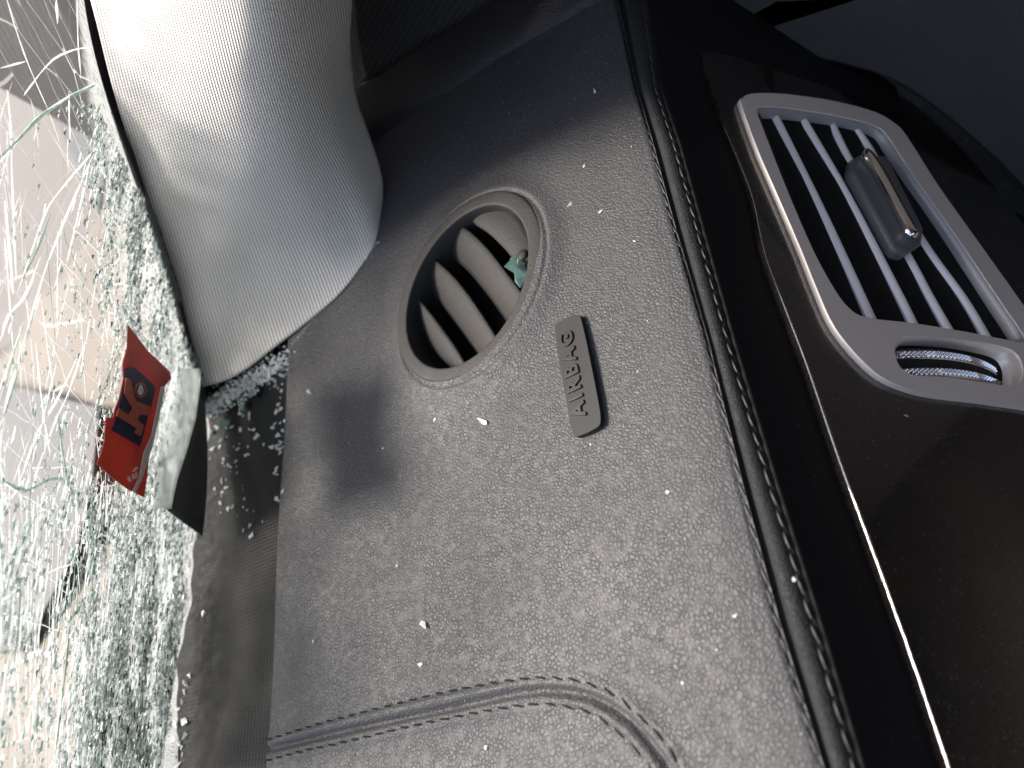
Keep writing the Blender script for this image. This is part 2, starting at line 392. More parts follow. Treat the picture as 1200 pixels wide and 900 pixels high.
def vent_r(X, Y):                             # normalised radius in the ring's ellipse
    Q = np.array(RO)[:, :2] - VC[:2]; C2 = Q.T @ Q * 2 / NV; Ci = np.linalg.inv(C2)
    dx, dy = X - VC[0], Y - VC[1]
    return np.sqrt(Ci[0, 0] * dx * dx + 2 * Ci[0, 1] * dx * dy + Ci[1, 1] * dy * dy)
def surf_z(X, Y):
    X = np.asarray(X, float); Y = np.asarray(Y, float)
    z = .0006 * np.sin(38 * X + 9 * Y + 1) + .0005 * np.sin(55 * Y - 20 * X)
    dg = dist_poly(X, Y, GRV)
    z = z - .0016 * np.exp(-(dg / .0011) ** 2) + .0010 * np.exp(-((dg - .0032) / .0022) ** 2)
    du = np.minimum(dist_poly(X, Y, ST_U), dist_poly(X, Y, ST_L))
    z = z - .0007 * np.exp(-(du / .0007) ** 2)
    r = vent_r(X, Y)
    z = z + .0026 * np.exp(-np.maximum(r - 1, 0) ** 2 / .03) - .0009 * np.exp(-((r - 1.02) / .02) ** 2)
    de = X - X_L(Y)
    z = z - .0016 * np.clip(1 - de / .0022, 0, 1) ** 2 
    ds = X_S1(Y) - X
    z = z - .0009 * np.exp(-(ds / .0009) ** 2) - .0008 * np.exp(-(ds / .006) ** 2)
    # slack leather near the pillar foot
    z = z + .0012 * np.exp(-(((X + .11) / .02) ** 2 + ((Y - .02) / .05) ** 2))
    return z
ny, nx = 480, 330
ys = np.linspace(-.178, .235, ny)
Xg = np.zeros((ny, nx)); Yg = np.repeat(ys[:, None], nx, 1)
tcol = np.linspace(0, 1, nx)
for i, y in enumerate(ys): Xg[i] = X_L(y) + (X_S1(y) + .0006 - X_L(y)) * tcol
Zg = surf_z(Xg, Yg)
verts = np.stack([Xg, Yg, Zg], -1).reshape(-1, 3)
rr = vent_r(Xg, Yg)
idx = np.arange(ny * nx).reshape(ny, nx)
q = np.stack([idx[:-1, :-1], idx[:-1, 1:], idx[1:, 1:], idx[1:, :-1]], -1).reshape(-1, 4)
keepq = (rr.reshape(-1)[q].min(1) > .90)
q = q[keepq]
lm = bpy.data.meshes.new('leather_cover')
# skirt down the left edge
base = len(verts); sk = verts[idx[:, 0]].copy(); sk[:, 2] -= .0035; sk2 = sk.copy(); sk2[:, 0] += .004
verts = np.concatenate([verts, sk, sk2])
skq = [(idx[i, 0], idx[i + 1, 0], base + i + 1, base + i) for i in range(ny - 1)] + [(base + i, base + i + 1, base + ny + i + 1, base + ny + i) for i in range(ny - 1)]
q = np.concatenate([q, np.array(skq)])
lm.vertices.add(len(verts)); lm.vertices.foreach_set('co', verts.astype(np.float32).ravel())
lm.loops.add(q.size); lm.loops.foreach_set('vertex_index', q.astype(np.int32).ravel())
lm.polygons.add(len(q)); lm.polygons.foreach_set('loop_start', np.arange(0, q.size, 4, dtype=np.int32))
lm.polygons.foreach_set('loop_total', np.full(len(q), 4, np.int32)) if hasattr(lm.polygons[0], 'loop_total') and False else None
lm.update(calc_edges=True); lm.validate(); lm.shade_smooth(); lm.materials.append(M['leather'])
put(bpy.data.objects.new('leather_cover', lm), parent=dash)

# piping beside the seam
rows = []
prof = [(-.0004, -.0012), (.0006, -.0034), (.0016, -.0036), (.0022, -.0018), (.0030, -.0002), (.0040, .0007), (.0052, .0007), (.0064, .0001), (.0072, -.0010), (.0076, -.0017), (.0080, -.0018), (.0086, -.0026), (.0090, -.006)]
yy = np.linspace(-.178, .205, 260)
for y in yy:
    a, b = float(X_S1(y)), float(X_S2(y)); k = (b - a) / .0077
    wv = .00015 * math.sin(700 * y)
    rows.append([(a + u * k, y, z + wv * (1 if .002 < u < .0076 else 0)) for u, z in prof])
loft('piping', rows, M['leather_dark'], dash)
# black soft front panel
rows = []
for y in yy:
    b = float(X_S2(y)) + .0006
    row = [(b, y, -.0045), (b + .0004, y, -.0028), (b + .0008, y, -.0026)]
    for k in range(1, 9):
        a = PHI * k / 8; row.append((b + .0008 + .001 * math.sin(a), y, -.0026 - .001 * (1 - math.cos(a))))
    p = row[-1]
    for s_ in (.005, .012, .02, .03, .05, .08, .14): row.append((p[0] + s_ * math.cos(PHI), y, p[2] - s_ * math.sin(PHI)))
    rows.append(row)
loft('front_panel', rows, M['panel'], dash)
# FACE plane offset so it follows that panel
FACE.o = np.array([rows[130][-3][0], 0, rows[130][-3][2]])
# end cap of the dashboard behind trim
plate('end_panel', [[(800, 20), (900, 40), (1040, 70), (1120, 120), (1260, 260), (1400, 420), (1400, 700), (1200, 500), (1000, 200), (850, 100)]], FACE, -.03, -.012, M['black'], dash)

# stitches
def stitch_mesh(L, r):
    k = 6; rows = []
    for i, s_ in enumerate(np.linspace(-1, 1, 7)):
        rr_ = r * (1 - .55 * abs(s_) ** 3); z = .45 * r * (1 - s_ * s_) - .9 * r * abs(s_) ** 4
        rows.append([(s_ * L / 2, rr_ * math.cos(a), z + rr_ * .8 * math.sin(a)) for a in [2 * math.pi * j / k for j in range(k)]])
    F = grid_faces(7, k, True) + [tuple(range(k)), tuple(reversed(range(6 * k, 7 * k)))]
    m = bpy.data.meshes.new('stitch'); m.from_pydata([v for r_ in rows for v in r_], [], F); m.shade_smooth(); return m
sm = stitch_mesh(.0052, .00034); sm.materials.append(M['thread'])
sm2 = stitch_mesh(.0054, .00034); sm2.materials.append(M['thread_light'])
def run_stitches(path, step, mesh, zf, yaw):
    P = np.array(path); seg = np.hypot(*np.diff(P[:, :2], axis=0).T); S = np.concatenate([[0], np.cumsum(seg)])
    s_ = step / 2
    while s_ < S[-1]:
        x = np.interp(s_, S, P[:, 0]); y = np.interp(s_, S, P[:, 1]); x2 = np.interp(s_ + .001, S, P[:, 0]); y2 = np.interp(s_ + .001, S, P[:, 1])
        px, py = project((x, y, 0))
        if -25 < px < 1225 and -25 < py < 925:
            o = bpy.data.objects.new('stitch', mesh)
            o.location = (x, y, zf(x, y)); o.rotation_euler = (random.uniform(-.1, .1), random.uniform(-.05, .05), math.atan2(y2 - y, x2 - x) + yaw + random.uniform(-.07, .07))
            put(o, parent=dash)
        s_ += step * random.uniform(.96, 1.04)
run_stitches([(float(X_S1(y)) - .0002, y) for y in np.linspace(-.16, .165, 60)], .0061, sm2, lambda x, y: float(surf_z(x, y)) + .0003, .16)
run_stitches([(float(X_S2(y)) - .0001, y) for y in np.linspace(-.16, .165, 60)], .0061, sm2, lambda x, y: -.0013, .10)
run_stitches([p[:2] for p in ST_U], .0062, sm, lambda x, y: float(surf_z(x, y)) + .0002, -.15)
run_stitches([p[:2] for p in ST_L], .0062, sm, lambda x, y: float(surf_z(x, y)) + .0002, -.15)

# defroster strip between leather and glass
rows = []
for y in np.linspace(-.19, .20, 120):
    xl = -.228 + (.014 * min(1, (-.08 - y) / .02) if y < -.07 else 0)
    rows.append([(x, y, z) for x, z in [(xl, -.020), (xl, -.0062), (xl + .002, -.0050), (-.20, -.0052 + .0004 * math.sin(90 * y)), (-.18, -.0050), (-.16, -.0050), (-.145, -.0050), (-.137, -.0052)]])
loft('defroster_grille', rows, M['weave'], dash)
sheet_o = mesh_obj('duct', [(-.26, -.3, -.05), (.1, -.3, -.05), (.1, .3, -.05), (-.26, .3, -.05)], [(0, 1, 2, 3)], M['black'], dash, smooth=False)
mesh_obj('under_dash', [(.088, -.3, -.01), (.088, -.3, -.3), (.088, .3, -.3), (.088, .3, -.01)], [(0, 1, 2, 3)], M['black'], dash, smooth=False)

# ------------------------------------------------------------------ round side vent
rv = bpy.data.objects.new('round_vent', None); rv.location = tuple(VC); put(rv, parent=dash)
def vp(o): o.parent = rv; o.matrix_parent_inverse = Matrix.Translation(Vector(VC)).inverted(); return o
RO_, RI_ = np.array(RO), np.array(RI); RO_[:, 2] = 0; RI_[:, 2] = 0
def mixr(f, h): return [tuple(a + (b - a) * f + np.array([0, 0, h])) for a, b in zip(RO_, RI_)]
ring_rows = [mixr(-.02, -.003), mixr(-.03, .0005), mixr(-.01, .0026), mixr(.05, .0032), mixr(.14, .0034), mixr(.45, .0036), mixr(.80, .0037), mixr(.95, .0037), mixr(1.0, .0035), mixr(1.03, .0028), mixr(1.10, -.001), mixr(1.15, -.010), mixr(1.2, -.026)]
vp(loft('ring', ring_rows, M['vent_plastic'], None, closed=True))
cup = [mixr(1.18, -.02), mixr(1.9, -.034), mixr(3.2, -.038)]
o = loft('cup', cup, M['black'], None, closed=True, caps=True); vp(o)
def z4(p): return (460 + p[0] / 3.6, 210 + p[1] / 3.6)
def vane(up, lo, h_up, h_lo):
    A = smooth_path([z4(p) for p in up], 5); B = smooth_path([z4(p) for p in lo], 5); N = 26
    def rs(P):
        P = np.array(P); S = np.concatenate([[0], np.cumsum(np.hypot(*np.diff(P, axis=0).T))]); s_ = np.linspace(0, S[-1], N)
        return np.stack([np.interp(s_, S, P[:, 0]), np.interp(s_, S, P[:, 1])], 1)
    A, B = rs(A), rs(B); rows = []
    off = np.array([.25, 0, -.95]); off = off / np.linalg.norm(off) * .0016
    for a, b in zip(A, B):
        pa = TOP.hit(*a, h_up); pb = TOP.hit(*b, h_lo); front = []
        for k in range(7):
            f = k / 6; p = pa + (pb - pa) * f; p = p + np.array([-.3, -.3, .9]) * .0011 * math.sin(math.pi * f); front.append(p)
        ed = (pa - pb); ed /= np.linalg.norm(ed) + 1e-9
        back = [p + off for p in reversed(front)]
        rows.append(front[:1] and ([front[0] + ed * .0005 + off * .5] + front + back))
    o = loft('vane', rows, M['vent_plastic'], None, closed=True, caps=True); vp(o)
vane([(330, 150), (345, 185), (400, 222), (450, 268), (490, 312), (530, 370), (575, 450)], [(420, 105), (450, 108), (500, 130), (545, 180), (580, 250), (592, 310), (590, 400)], -.0015, -.0015)
vane([(262, 182), (330, 230), (400, 300), (470, 390), (545, 490), (560, 520)], [(226, 318), (300, 370), (370, 450), (430, 530), (490, 615), (505, 640)], -.001, -.009)
vane([(153, 325), (230, 390), (300, 470), (370, 570), (440, 680), (450, 700)], [(142, 460), (200, 520), (260, 600), (310, 670), (365, 750), (378, 770)], -.001, -.009)
vane([(86, 484), (150, 560), (210, 640), (260, 710), (305, 785), (312, 800)], [(92, 530), (112, 610), (150, 690), (195, 750), (245, 795), (280, 812)], -.001, -.007)
kp = TOP.hit(*z4((550, 325)), -.001)
vp(loft('knob', [[kp + np.array([r_ * math.cos(a), r_ * math.sin(a), z]) for a in np.linspace(0, 2 * np.pi, 14, endpoint=False)] for r_, z in [(.0028, -.004), (.0028, .0006), (.0022, .0014), (.0008, .0016)]], M['badge'], None, closed=True, caps=True))

# ------------------------------------------------------------------ airbag badge
def z5(p): return (630 + p[0] / 5, 350 + p[1] / 5)
ag = bpy.data.objects.new('airbag_badge', None); bc = TOP.hit(677, 440); ag.location = tuple(bc); put(ag, parent=dash)
def bp_(o): o.parent = ag; o.matrix_parent_inverse = Matrix.Translation(Vector(bc)).inverted(); return o
outl = smooth_path([z5(p) for p in [(100, 165), (108, 148), (150, 122), (200, 99), (232, 96), (252, 112), (285, 250), (330, 470), (362, 640), (368, 715), (358, 745), (330, 765), (280, 790), (232, 806), (212, 800), (200, 770), (160, 560), (120, 330)]], 4, True)
BH = .0026
o = plate('badge_plate', [outl], TOP, -.001, BH, M['badge'], None, bev=.0006); bp_(o)
cu = bpy.data.curves.new('t', 'FONT'); cu.body = 'AIRBAG'; cu.size = .0078; cu.extrude = .00045; cu.bevel_depth = .00014; cu.space_character = 1.35; cu.offset = .00014
to = bpy.data.objects.new('t', cu); COL.objects.link(to); bpy.context.view_layer.update()
tm = bpy.data.meshes.new_from_object(to.evaluated_get(bpy.context.evaluated_depsgraph_get())); bpy.data.objects.remove(to)
p0 = TOP.hit(688, 487, BH); p1 = TOP.hit(671, 387, BH)
co = np.array([v.co[:] for v in tm.vertices]); wd = co[:, 0].max() - co[:, 0].min(); dirv = (p1 - p0); ln = np.linalg.norm(dirv)
tm.transform(Matrix.Translation((-co[:, 0].min(), -co[:, 1].min(), 0))); sx = ln / wd
tm.transform(Matrix.Scale(sx, 4, (1, 0, 0)))
M['letter'] = simple('black_letters', (.012, .012, .013), .45, spec=.3); tm.materials.clear(); tm.materials.append(M['letter'])
lo_ = bpy.data.objects.new('lettering', tm); lo_.location = tuple(p0 + np.array([0, 0, .0001])); lo_.rotation_euler = (0, 0, math.atan2(dirv[1], dirv[0]))
put(lo_, parent=None); bp_(lo_)

# ------------------------------------------------------------------ walnut trim with louvre vent
def c6(x, y): return (850 + x / 3.4286, 90 + y / 3.4286)
def c7(x, y): return (850 + x / 2.646, 300 + y / 2.646)
def c8(x, y): return (1000 + x / 6, 350 + y / 6)
frame_out = smooth_path([(869, 122), (870, 115), (879, 110), (905, 109), (937, 112), (981, 119), (1025, 131), (1048, 144), (1063, 160), (1098, 215), (1142, 277), (1194, 350), (1222, 392), (1240, 430), (1238, 470), (1215, 479), (1200, 477), (1152, 470), (1084, 461), (1039, 445), (1009, 421), (978, 383), (958, 340), (937, 288), (908, 221), (888, 175)], 4, True)
frame_in = smooth_path([(887, 130), (892, 125), (910, 125), (937, 128), (985, 136), (1025, 147), (1042, 161), (1072, 207), (1120, 275), (1171, 350), (1202, 396), (1198, 401), (1179, 398), (1133, 389), (1073, 379), (1016, 372), (994, 360), (975, 334), (952, 291), (923, 224), (894, 150)], 4, True)
recess = smooth_path([(1049, 405), (1057, 395), (1070, 392.5), (1117, 395), (1167, 404), (1190, 413), (1199, 430), (1197, 446), (1183, 452), (1117, 442.5), (1075, 440), (1058, 433), (1050, 420)], 4, True)
trim_out = smooth_path([(822, 64), (860, 66), (901, 68), (961, 79), (1030, 102), (1080, 130), (1150, 200), (1230, 300), (1400, 500), (1400, 1050), (1160, 1050), (1114, 900), (1038, 681), (993, 560), (949, 432), (898, 300), (884, 233), (844, 127)], 3, True)
HW = .003
# gently crowned glossy panel: built as loft rows between left and right, vent hole cut by the frame's own opening
plate('walnut_panel', [trim_out, [(p[0] + (p[0] - 1040) * -.02, p[1]) for p in frame_in], recess], FACE, -.004, HW, M['wood'], dash, bev=.0012)
cl = [FACE.hit(x - 2.2, y, HW + .0002) for x, y in smooth_path([(849, 145), (872, 200), (885, 236), (899, 300), (924, 366), (949, 432), (971, 497), (993, 560), (1016, 622), (1038, 681), (1077, 790), (1114, 900), (1140, 975)], 4)]
loft('chrome_strip', tube_rows(cl, lambda t: .00016 if t < .38 else .00020, 8), M['chrome'], dash, caps=True)
lv = bpy.data.objects.new('louvre_vent', None); lvc = FACE.hit(1040, 290); lv.location = tuple(lvc); put(lv, parent=dash)
def lp(o): o.parent = lv; o.matrix_parent_inverse = Matrix.Translation(Vector(lvc)).inverted(); return o
HF = .0052
# frame with a rounded section on the long arms
lp(plate('frame', [frame_out, frame_in, recess], FACE, HW - .001, HF, M['silver'], None, bev=.0013))
inner = [FACE.hit(x, y, HF) for x, y in frame_in]
def offs(f, h):
    c = np.mean(inner, axis=0); return [p + (c - p) * f + FACE.n * (h) for p in inner]
lp(loft('inner_frame', [offs(0.0, -.0006), offs(.012, -.0012), offs(.022, -.0028), offs(.03, -.0060), offs(.03, -.022)], M['blade'], None, closed=True))
lp(loft('back_box', [offs(.0, -.020), offs(.0, -.045)], M['black'], None, closed=True, caps=True))
slats = [([(908, 131), (967, 250), (1024, 373)], .0), ([(940, 134), (996, 230), (1057, 347), (1073, 379)], .0), ([(974, 138), (999, 189), (1063, 294), (1092, 347), (1114.5, 386)], .0), ([(1001, 147), (1022, 175), (1080, 277), (1130, 347), (1158, 393)], .0)]
HS = .0015
slat_c = []
for pts, _ in slats:
    ex = [(pts[0][0] - (pts[1][0] - pts[0][0]) * .06, pts[0][1] - (pts[1][1] - pts[0][1]) * .06)] + pts + [(pts[-1][0] + (pts[-1][0] - pts[-2][0]) * .12, pts[-1][1] + (pts[-1][1] - pts[-2][1]) * .12)]
    P = [FACE.hit(x, y, HS) for x, y in smooth_path(ex, 5)]; slat_c.append(P)
    rows = []
    for i, p in enumerate(P):
        t = P[min(i + 1, len(P) - 1)] - P[max(i - 1, 0)]; t /= np.linalg.norm(t); a = np.cross(t, FACE.n); a /= np.linalg.norm(a)
        sec = [(-.0015, -.0008), (-.0013, 0.0), (-.0006, .0005), (.0006, .0005), (.0013, 0), (.0019, -.0012), (.0082, -.0068), (.0072, -.0082), (-.0010, -.0022)]
        rows.append([p + a * u + FACE.n * h for u, h in sec])
    o = loft('slat', rows, M['blade'], None, closed=True, caps=True); autosmooth(o, 50)
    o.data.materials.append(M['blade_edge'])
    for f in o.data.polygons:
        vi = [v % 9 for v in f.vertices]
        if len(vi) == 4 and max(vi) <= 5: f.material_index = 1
    lp(o)
# slider tab on two slats
def pbox(name, quad, h0, h1, m, bev):
    o = plate(name, [quad], FACE, h0, h1, m, None, bev=bev); return lp(o)
pbox('slider', [(998, 200), (1001, 184), (1010, 179), (1040, 181), (1084, 268), (1082, 285), (1064, 297), (1050, 293)], -.010, .0050, simple('slider_grey', (.10, .105, .11), .4), .002)
cap = smooth_path([(1006, 181), (1010, 177), (1024, 175.5), (1031, 178), (1052, 217), (1078, 266), (1079, 277), (1075, 282), (1066, 281), (1060, 275), (1030, 226), (1008, 187)], 3, True)
capl = [FACE.hit(x, y, .0066) for x, y in smooth_path([(1011, 179), (1017, 184), (1031, 205), (1052, 244), (1066, 270), (1071, 279)], 5)]
lp(loft('slider_cap', tube_rows(capl, lambda t: .0008 + .0027 * (1 - abs(2 * t - 1) ** 8) , 20, .75, up=tuple(FACE.n)), M['chrome'], None, closed=True, caps=True))
# thumb wheel
wc = FACE.hit(1122, 428, HF); eu = FACE.hit(1182, 436, HF) - FACE.hit(1062, 420, HF); Lc = np.linalg.norm(eu); eu /= Lc
ax = np.cross(FACE.n, eu); ax /= np.linalg.norm(ax)
bul = .0042; rad = (Lc ** 2 / 4 + bul ** 2) / (2 * bul); cen = wc + FACE.n * (bul - .0042 - rad)
wtilt = math.asin(min(1, Lc / 2 / rad)) * 1.12
def wheel_band(name, o0, o1, rr0, teeth, m):
    rows = []; NA = 120 if teeth else 60
    prof_ = [(o0, -.003), (o0, -.0003), (o0 + (o1 - o0) * .08, 0)] + [(o0 + (o1 - o0) * f, .0001) for f in ([.2, .35, .5, .65, .8] if teeth else [.5])] + [(o0 + (o1 - o0) * .92, 0), (o1, -.0003), (o1, -.003)]
    for i in range(NA):
        a = -wtilt + 2 * wtilt * i / (NA - 1); row = []
        for j, (v, dr) in enumerate(prof_):
            r_ = rr0 + dr
            if teeth and 3 <= j < len(prof_) - 3: r_ +=   .0006 * (1 if (i // 2 + j) % 2 else -.4)
            row.append(cen + eu * r_ * math.sin(a) + FACE.n * r_ * math.cos(a) + ax * v)
        rows.append(row)
    lp(loft(name, rows, m, None, smooth=not teeth))
wheel_band('wheel_rim', -.0050, -.0016, rad, True, M['chrome'])
wheel_band('wheel_rim', .0020, .0054, rad, True, M['chrome'])
wheel_band('wheel_core', -.0064, .0070, rad - .0012, False, M['black'])
rc = [FACE.hit(x, y, HF) for x, y in recess]; cc = np.mean(rc, axis=0)
lp(loft('recess', [[p + (cc - p) * f + FACE.n * h for p in rc] for f, h in [(-.01, -.0006), (.05, -.0016), (.10, -.003), (.14, -.012)]], M['silver'], None, closed=True))
lp(mesh_obj('recess_floor', [p + (cc - p) * .0 + FACE.n * -.011 for p in rc], [tuple(range(len(rc)))], M['black'], None, smooth=False))

# ================================================================== DOOR beyond the dashboard
dr = thing('door_panel', tuple(DOOR.o), 'black door trim with speaker grille and grey pad past the dashboard end', 'door panel')
def dp(o): return keep(o, dr)
seam = [(300, 275), (380, 215), (430, 172), (475, 139), (532, 109), (604, 62), (702, 7), (740, -12), (770, -40)]
A = smooth_path(seam, 5); rows = []
for i, p in enumerate(A):
    b0 = TOP.hit(p[0], p[1], 0.0); row = []
    out = np.array([.2, .98, 0])
    for u, z in [(.0022, -.03), (.0022, -.002), (.0035, .0014), (.006, .0034), (.010, .0050), (.016, .0066), (.024, .0074), (.034, .0080)]:
        row.append(b0 + out * u + np.array([0, 0, z]))
    rows.append(row)
dp(loft('sill_trim', rows, M['door'], None))
dp(plate('sail_panel', [[(380, 260), (380, -220), (900, -220), (760, -20), (604, 70), (475, 150), (430, 190)]], DOOR, -.05, -.034, M['door'], None))
g_out = smooth_path([(430, -60), (595, -60), (577, 0), (543, 49), (483, 81), (430, 95)], 5, True)
gp = Plane(DOOR.o, DOOR.n, DOOR.u)
dp(plate('speaker_grille', [g_out], gp, -.03, -.024, M['grille'], None, bev=.001))
dp(loft('grille_rim', tube_rows([gp.hit(x, y, -.022) for x, y in smooth_path([(600, -80), (577, 0), (543, 49), (483, 81), (425, 97)], 6)], .0014, 8), M['door'], None, caps=True))
# door pad on the right
PAD = Plane(tuple(FACE.hit(900, 60, -.004)), (-.05, -.86, .50), (1, 0, 0))
dp(plate('arm_pad', [smooth_path([(838, -40), (834, 0), (815, 42), (822, 52), (860, 60), (905, 62), (970, 72), (1040, 92), (1100, 130), (1170, 190), (1330, 330), (1400, 120), (1400, -60)], 3, True)], PAD, -.012, -.002, M['pad'], None, bev=.003))
dp(plate('inner_skin', [[(735, -60), (748, 6), (775, 30), (806, 44), (826, -20), (834, -60)]], PAD, -.014, -.004, M['pad'], None, bev=.002))
dp(plate('door_shell', [[(700, -200), (730, 60), (900, 200), (1300, 500), (1700, 500), (1700, -200)]], PAD, -.05, -.022, M['door'], None))

# ================================================================== A-PILLAR COVER
Lpts = smooth_path([(62, -140), (85, -70), (106, 0), (131, 100), (150, 165), (168, 230), (195, 330), (212, 400), (226, 456)], 6)
Rpts = smooth_path([(414, -140), (414, -70), (413, 0), (411, 55), (417, 110), (430, 150), (442, 185), (448, 210), (449, 232)], 6)
def resample(P, N):
    P = np.array(P, float); S = np.concatenate([[0], np.cumsum(np.hypot(*np.diff(P, axis=0).T))]); s_ = np.linspace(0, S[-1], N)
    return np.stack([np.interp(s_, S, P[:, i]) for i in range(P.shape[1])], 1)
NR, NC = 150, 90
Lp, Rp = resample(Lpts, NR), resample(Rpts, NR)
basec = resample(smooth_path([(226, 456), (262, 447), (290, 432), (325, 405), (360, 378), (398, 345), (425, 310), (441, 280), (449, 232)], 6), NC)
front = []; uvs = []
for i in range(NR):
    v = i / (NR - 1); row = []; uvr = []
    for j in range(NC):
        u = j / (NC - 1); px = Lp[i] + (Rp[i] - Lp[i]) * u
        chord = Lp[-1] + (Rp[-1] - Lp[-1]) * u
        sag = basec[j] - chord; px = px + sag * v ** 2.2
        tl = min(WIND.t(*Lp[i]) - .016, .40)
        tr_ = .275 + (.376 - .275) * v ** 1.3
        t = tl + (tr_ - tl) * u
        tbase = float(TOP.t(*basec[j]))
        prof_ = math.sin(math.pi * u ** 1.45) ** .75 if 0 < u < 1 else 0
        bulge = .060 * prof_ * (1 - v ** 3)
        w_ = v ** 3
        t = (t - bulge) * (1 - w_) + (tbase - .014 * (1 - u) ** 3) * w_
        t += .0009 * math.sin(26 * v + 5 * u + 3 * math.sin(4 * u)) * max(0, 1 - 1.7 * u) + .0007 * math.sin(49 * v - 6 * u) * max(0, 1 - 1.5 * u) * v
        row.append(at(px[0], px[1], t)); uvr.append((u * .135 * (1 + .25 * (1 - v)), v * .30))
    front.append(row); uvs.append(uvr)
EXT = []
top_dir = np.mean(front[0], axis=0) - np.mean(front[25], axis=0); top_dir /= np.linalg.norm(top_dir)
back = []
for i in range(NR):
    row = []
    for j in range(NC - 2, 0, -6):
        u = j / (NC - 1); p = front[i][j]; c = (front[i][0] + front[i][-1]) / 2
        dirc = (c - CAM) / np.linalg.norm(c - CAM)
        q_ = front[i][0] + (front[i][-1] - front[i][0]) * u + dirc * .02 * math.sqrt(max(0, 1 - (2 * u - 1) ** 2))
        row.append(q_)
    back.append(row)
rows = [f + b for f, b in zip(front, back)]; nb = len(rows[0])
rows = [[p + top_dir * .42 * (1 - k / 8) for p in rows[0]] for k in range(8)] + rows; uvs = [[(a, b - .42 * (1 - k / 8)) for a, b in uvs[0]] for k in range(8)] + uvs; NR += 8
pillar = mesh_obj('pillar_cover', [p for r_ in rows for p in r_], grid_faces(NR, nb, True) + [tuple(range(nb)), tuple(reversed(range((NR - 1) * nb, NR * nb)))], M['knit'], None,
                  label='pale grey knitted fabric cover of the windscreen pillar standing on the dashboard corner', cat='pillar cover')
recalc(pillar)
ul = pillar.data.uv_layers.new(name='UVMap')
for lp_ in pillar.data.loops:
    i, j = divmod(lp_.vertex_index, nb)
    ul.data[lp_.index].uv = uvs[i][j] if j < NC else uvs[i][max(0, NC - 2 - (j - NC) * 6)]
# dark body pillar outside of the cover, along the glass edge
rows = []
for p in smooth_path([(64, -140), (88, -50), (103, 30), (120, 100), (146, 185), (173, 265), (199, 350), (221, 430), (240, 490)], 4):
    tw = WIND.t(*p); a = at(*p, tw + .001)
    rows.append([a, at(p[0] + 9, p[1], WIND.t(p[0] + 9, p[1]) - .002), at(p[0] + 40, p[1], WIND.t(p[0] + 40, p[1]) + .002), at(p[0] + 110, p[1] - 10, WIND.t(p[0] + 60, p[1]) + .06), at(p[0] + 60, p[1] - 6, tw + .14), at(p[0] + 4, p[1], tw + .03)])
rows = [[p + top_dir * .42 for p in rows[0]]] + rows
pb = loft('body_pillar', rows, M['black'], None, closed=True, caps=True, label='black painted body pillar behind the pale fabric cover', cat='pillar')
autosmooth(pb, 30)

# ================================================================== WINDSCREEN
ws = thing('windscreen', tuple(WIND.o), 'shattered greenish laminated windscreen sagging beside the dashboard', 'windscreen')
def wp(o): return keep(o, ws)
def craze_at(px, py):
    if py < -60 or py > 980: return .3
    edge = np.interp(py, [0, 130, 200, 270, 380, 450, 625, 640, 780, 900], [95, 118, 150, 170, 205, 235, 236, 224, 205, 185])
    dx = edge - px
    wdt = np.interp(py, [0, 120, 200, 330, 450, 600, 700, 900], [12, 20, 45, 90, 110, 190, 190, 200])
    k = math.exp(-(max(dx, 0) / wdt) ** 2)
    return float(np.clip(.22 + .80 * k, 0, 1))
GY = list(np.linspace(-1.25, -.30, 12)) + list(np.linspace(-.28, .16, 200)); GS = [-.016, -.008] + list(np.linspace(0, .30, 130)) + list(np.linspace(.33, .80, 10))
V = []; cr = []; U = []
for y in GY:
    for s_ in GS:
        dent = -.004 * math.exp(-((s_ - .06) / .05) ** 2 - ((y - .03) / .07) ** 2) + .0012 * math.sin(70 * y + 20 * s_) * math.exp(-s_ / .15)
        # upright axis is n x u
        p = WIND.o + np.array([0, 1, 0]) * y + np.array([math.cos(WA), 0, math.sin(WA)]) * s_ + WIND.n * dent
        if s_ <= 0: p = p + np.array([.0015 * math.sin(130 * y) + .001 * math.sin(333 * y), 0, 0])
        V.append(p); U.append((s_, y)); cr.append(craze_at(*project(p)) if -.28 <= y and s_ <= .3 else .12)
F = [f for f in grid_faces(len(GY), len(GS))]
def inside(p):
    if p[1] < .02: return True
    x, y = project(p); e_ = np.interp(y, [-140, -50, 30, 100, 185, 265, 350, 430, 500], [79, 102, 116, 131, 162, 188, 214, 236, 264])
    return x < e_ or y > 500
ok = [inside(p) for p in V]; F = [f for f in F if all(ok[i] for i in f)]
sh = mesh_obj('glass_sheet', V, F, M['sheet'], None)
a_ = sh.data.attributes.new('craze', 'FLOAT', 'POINT'); a_.data.foreach_set('value', np.array(cr, np.float32))
ul = sh.data.uv_layers.new(name='UVMap')
for l in sh.data.loops: ul.data[l.index].uv = U[l.vertex_index]
wp(sh)
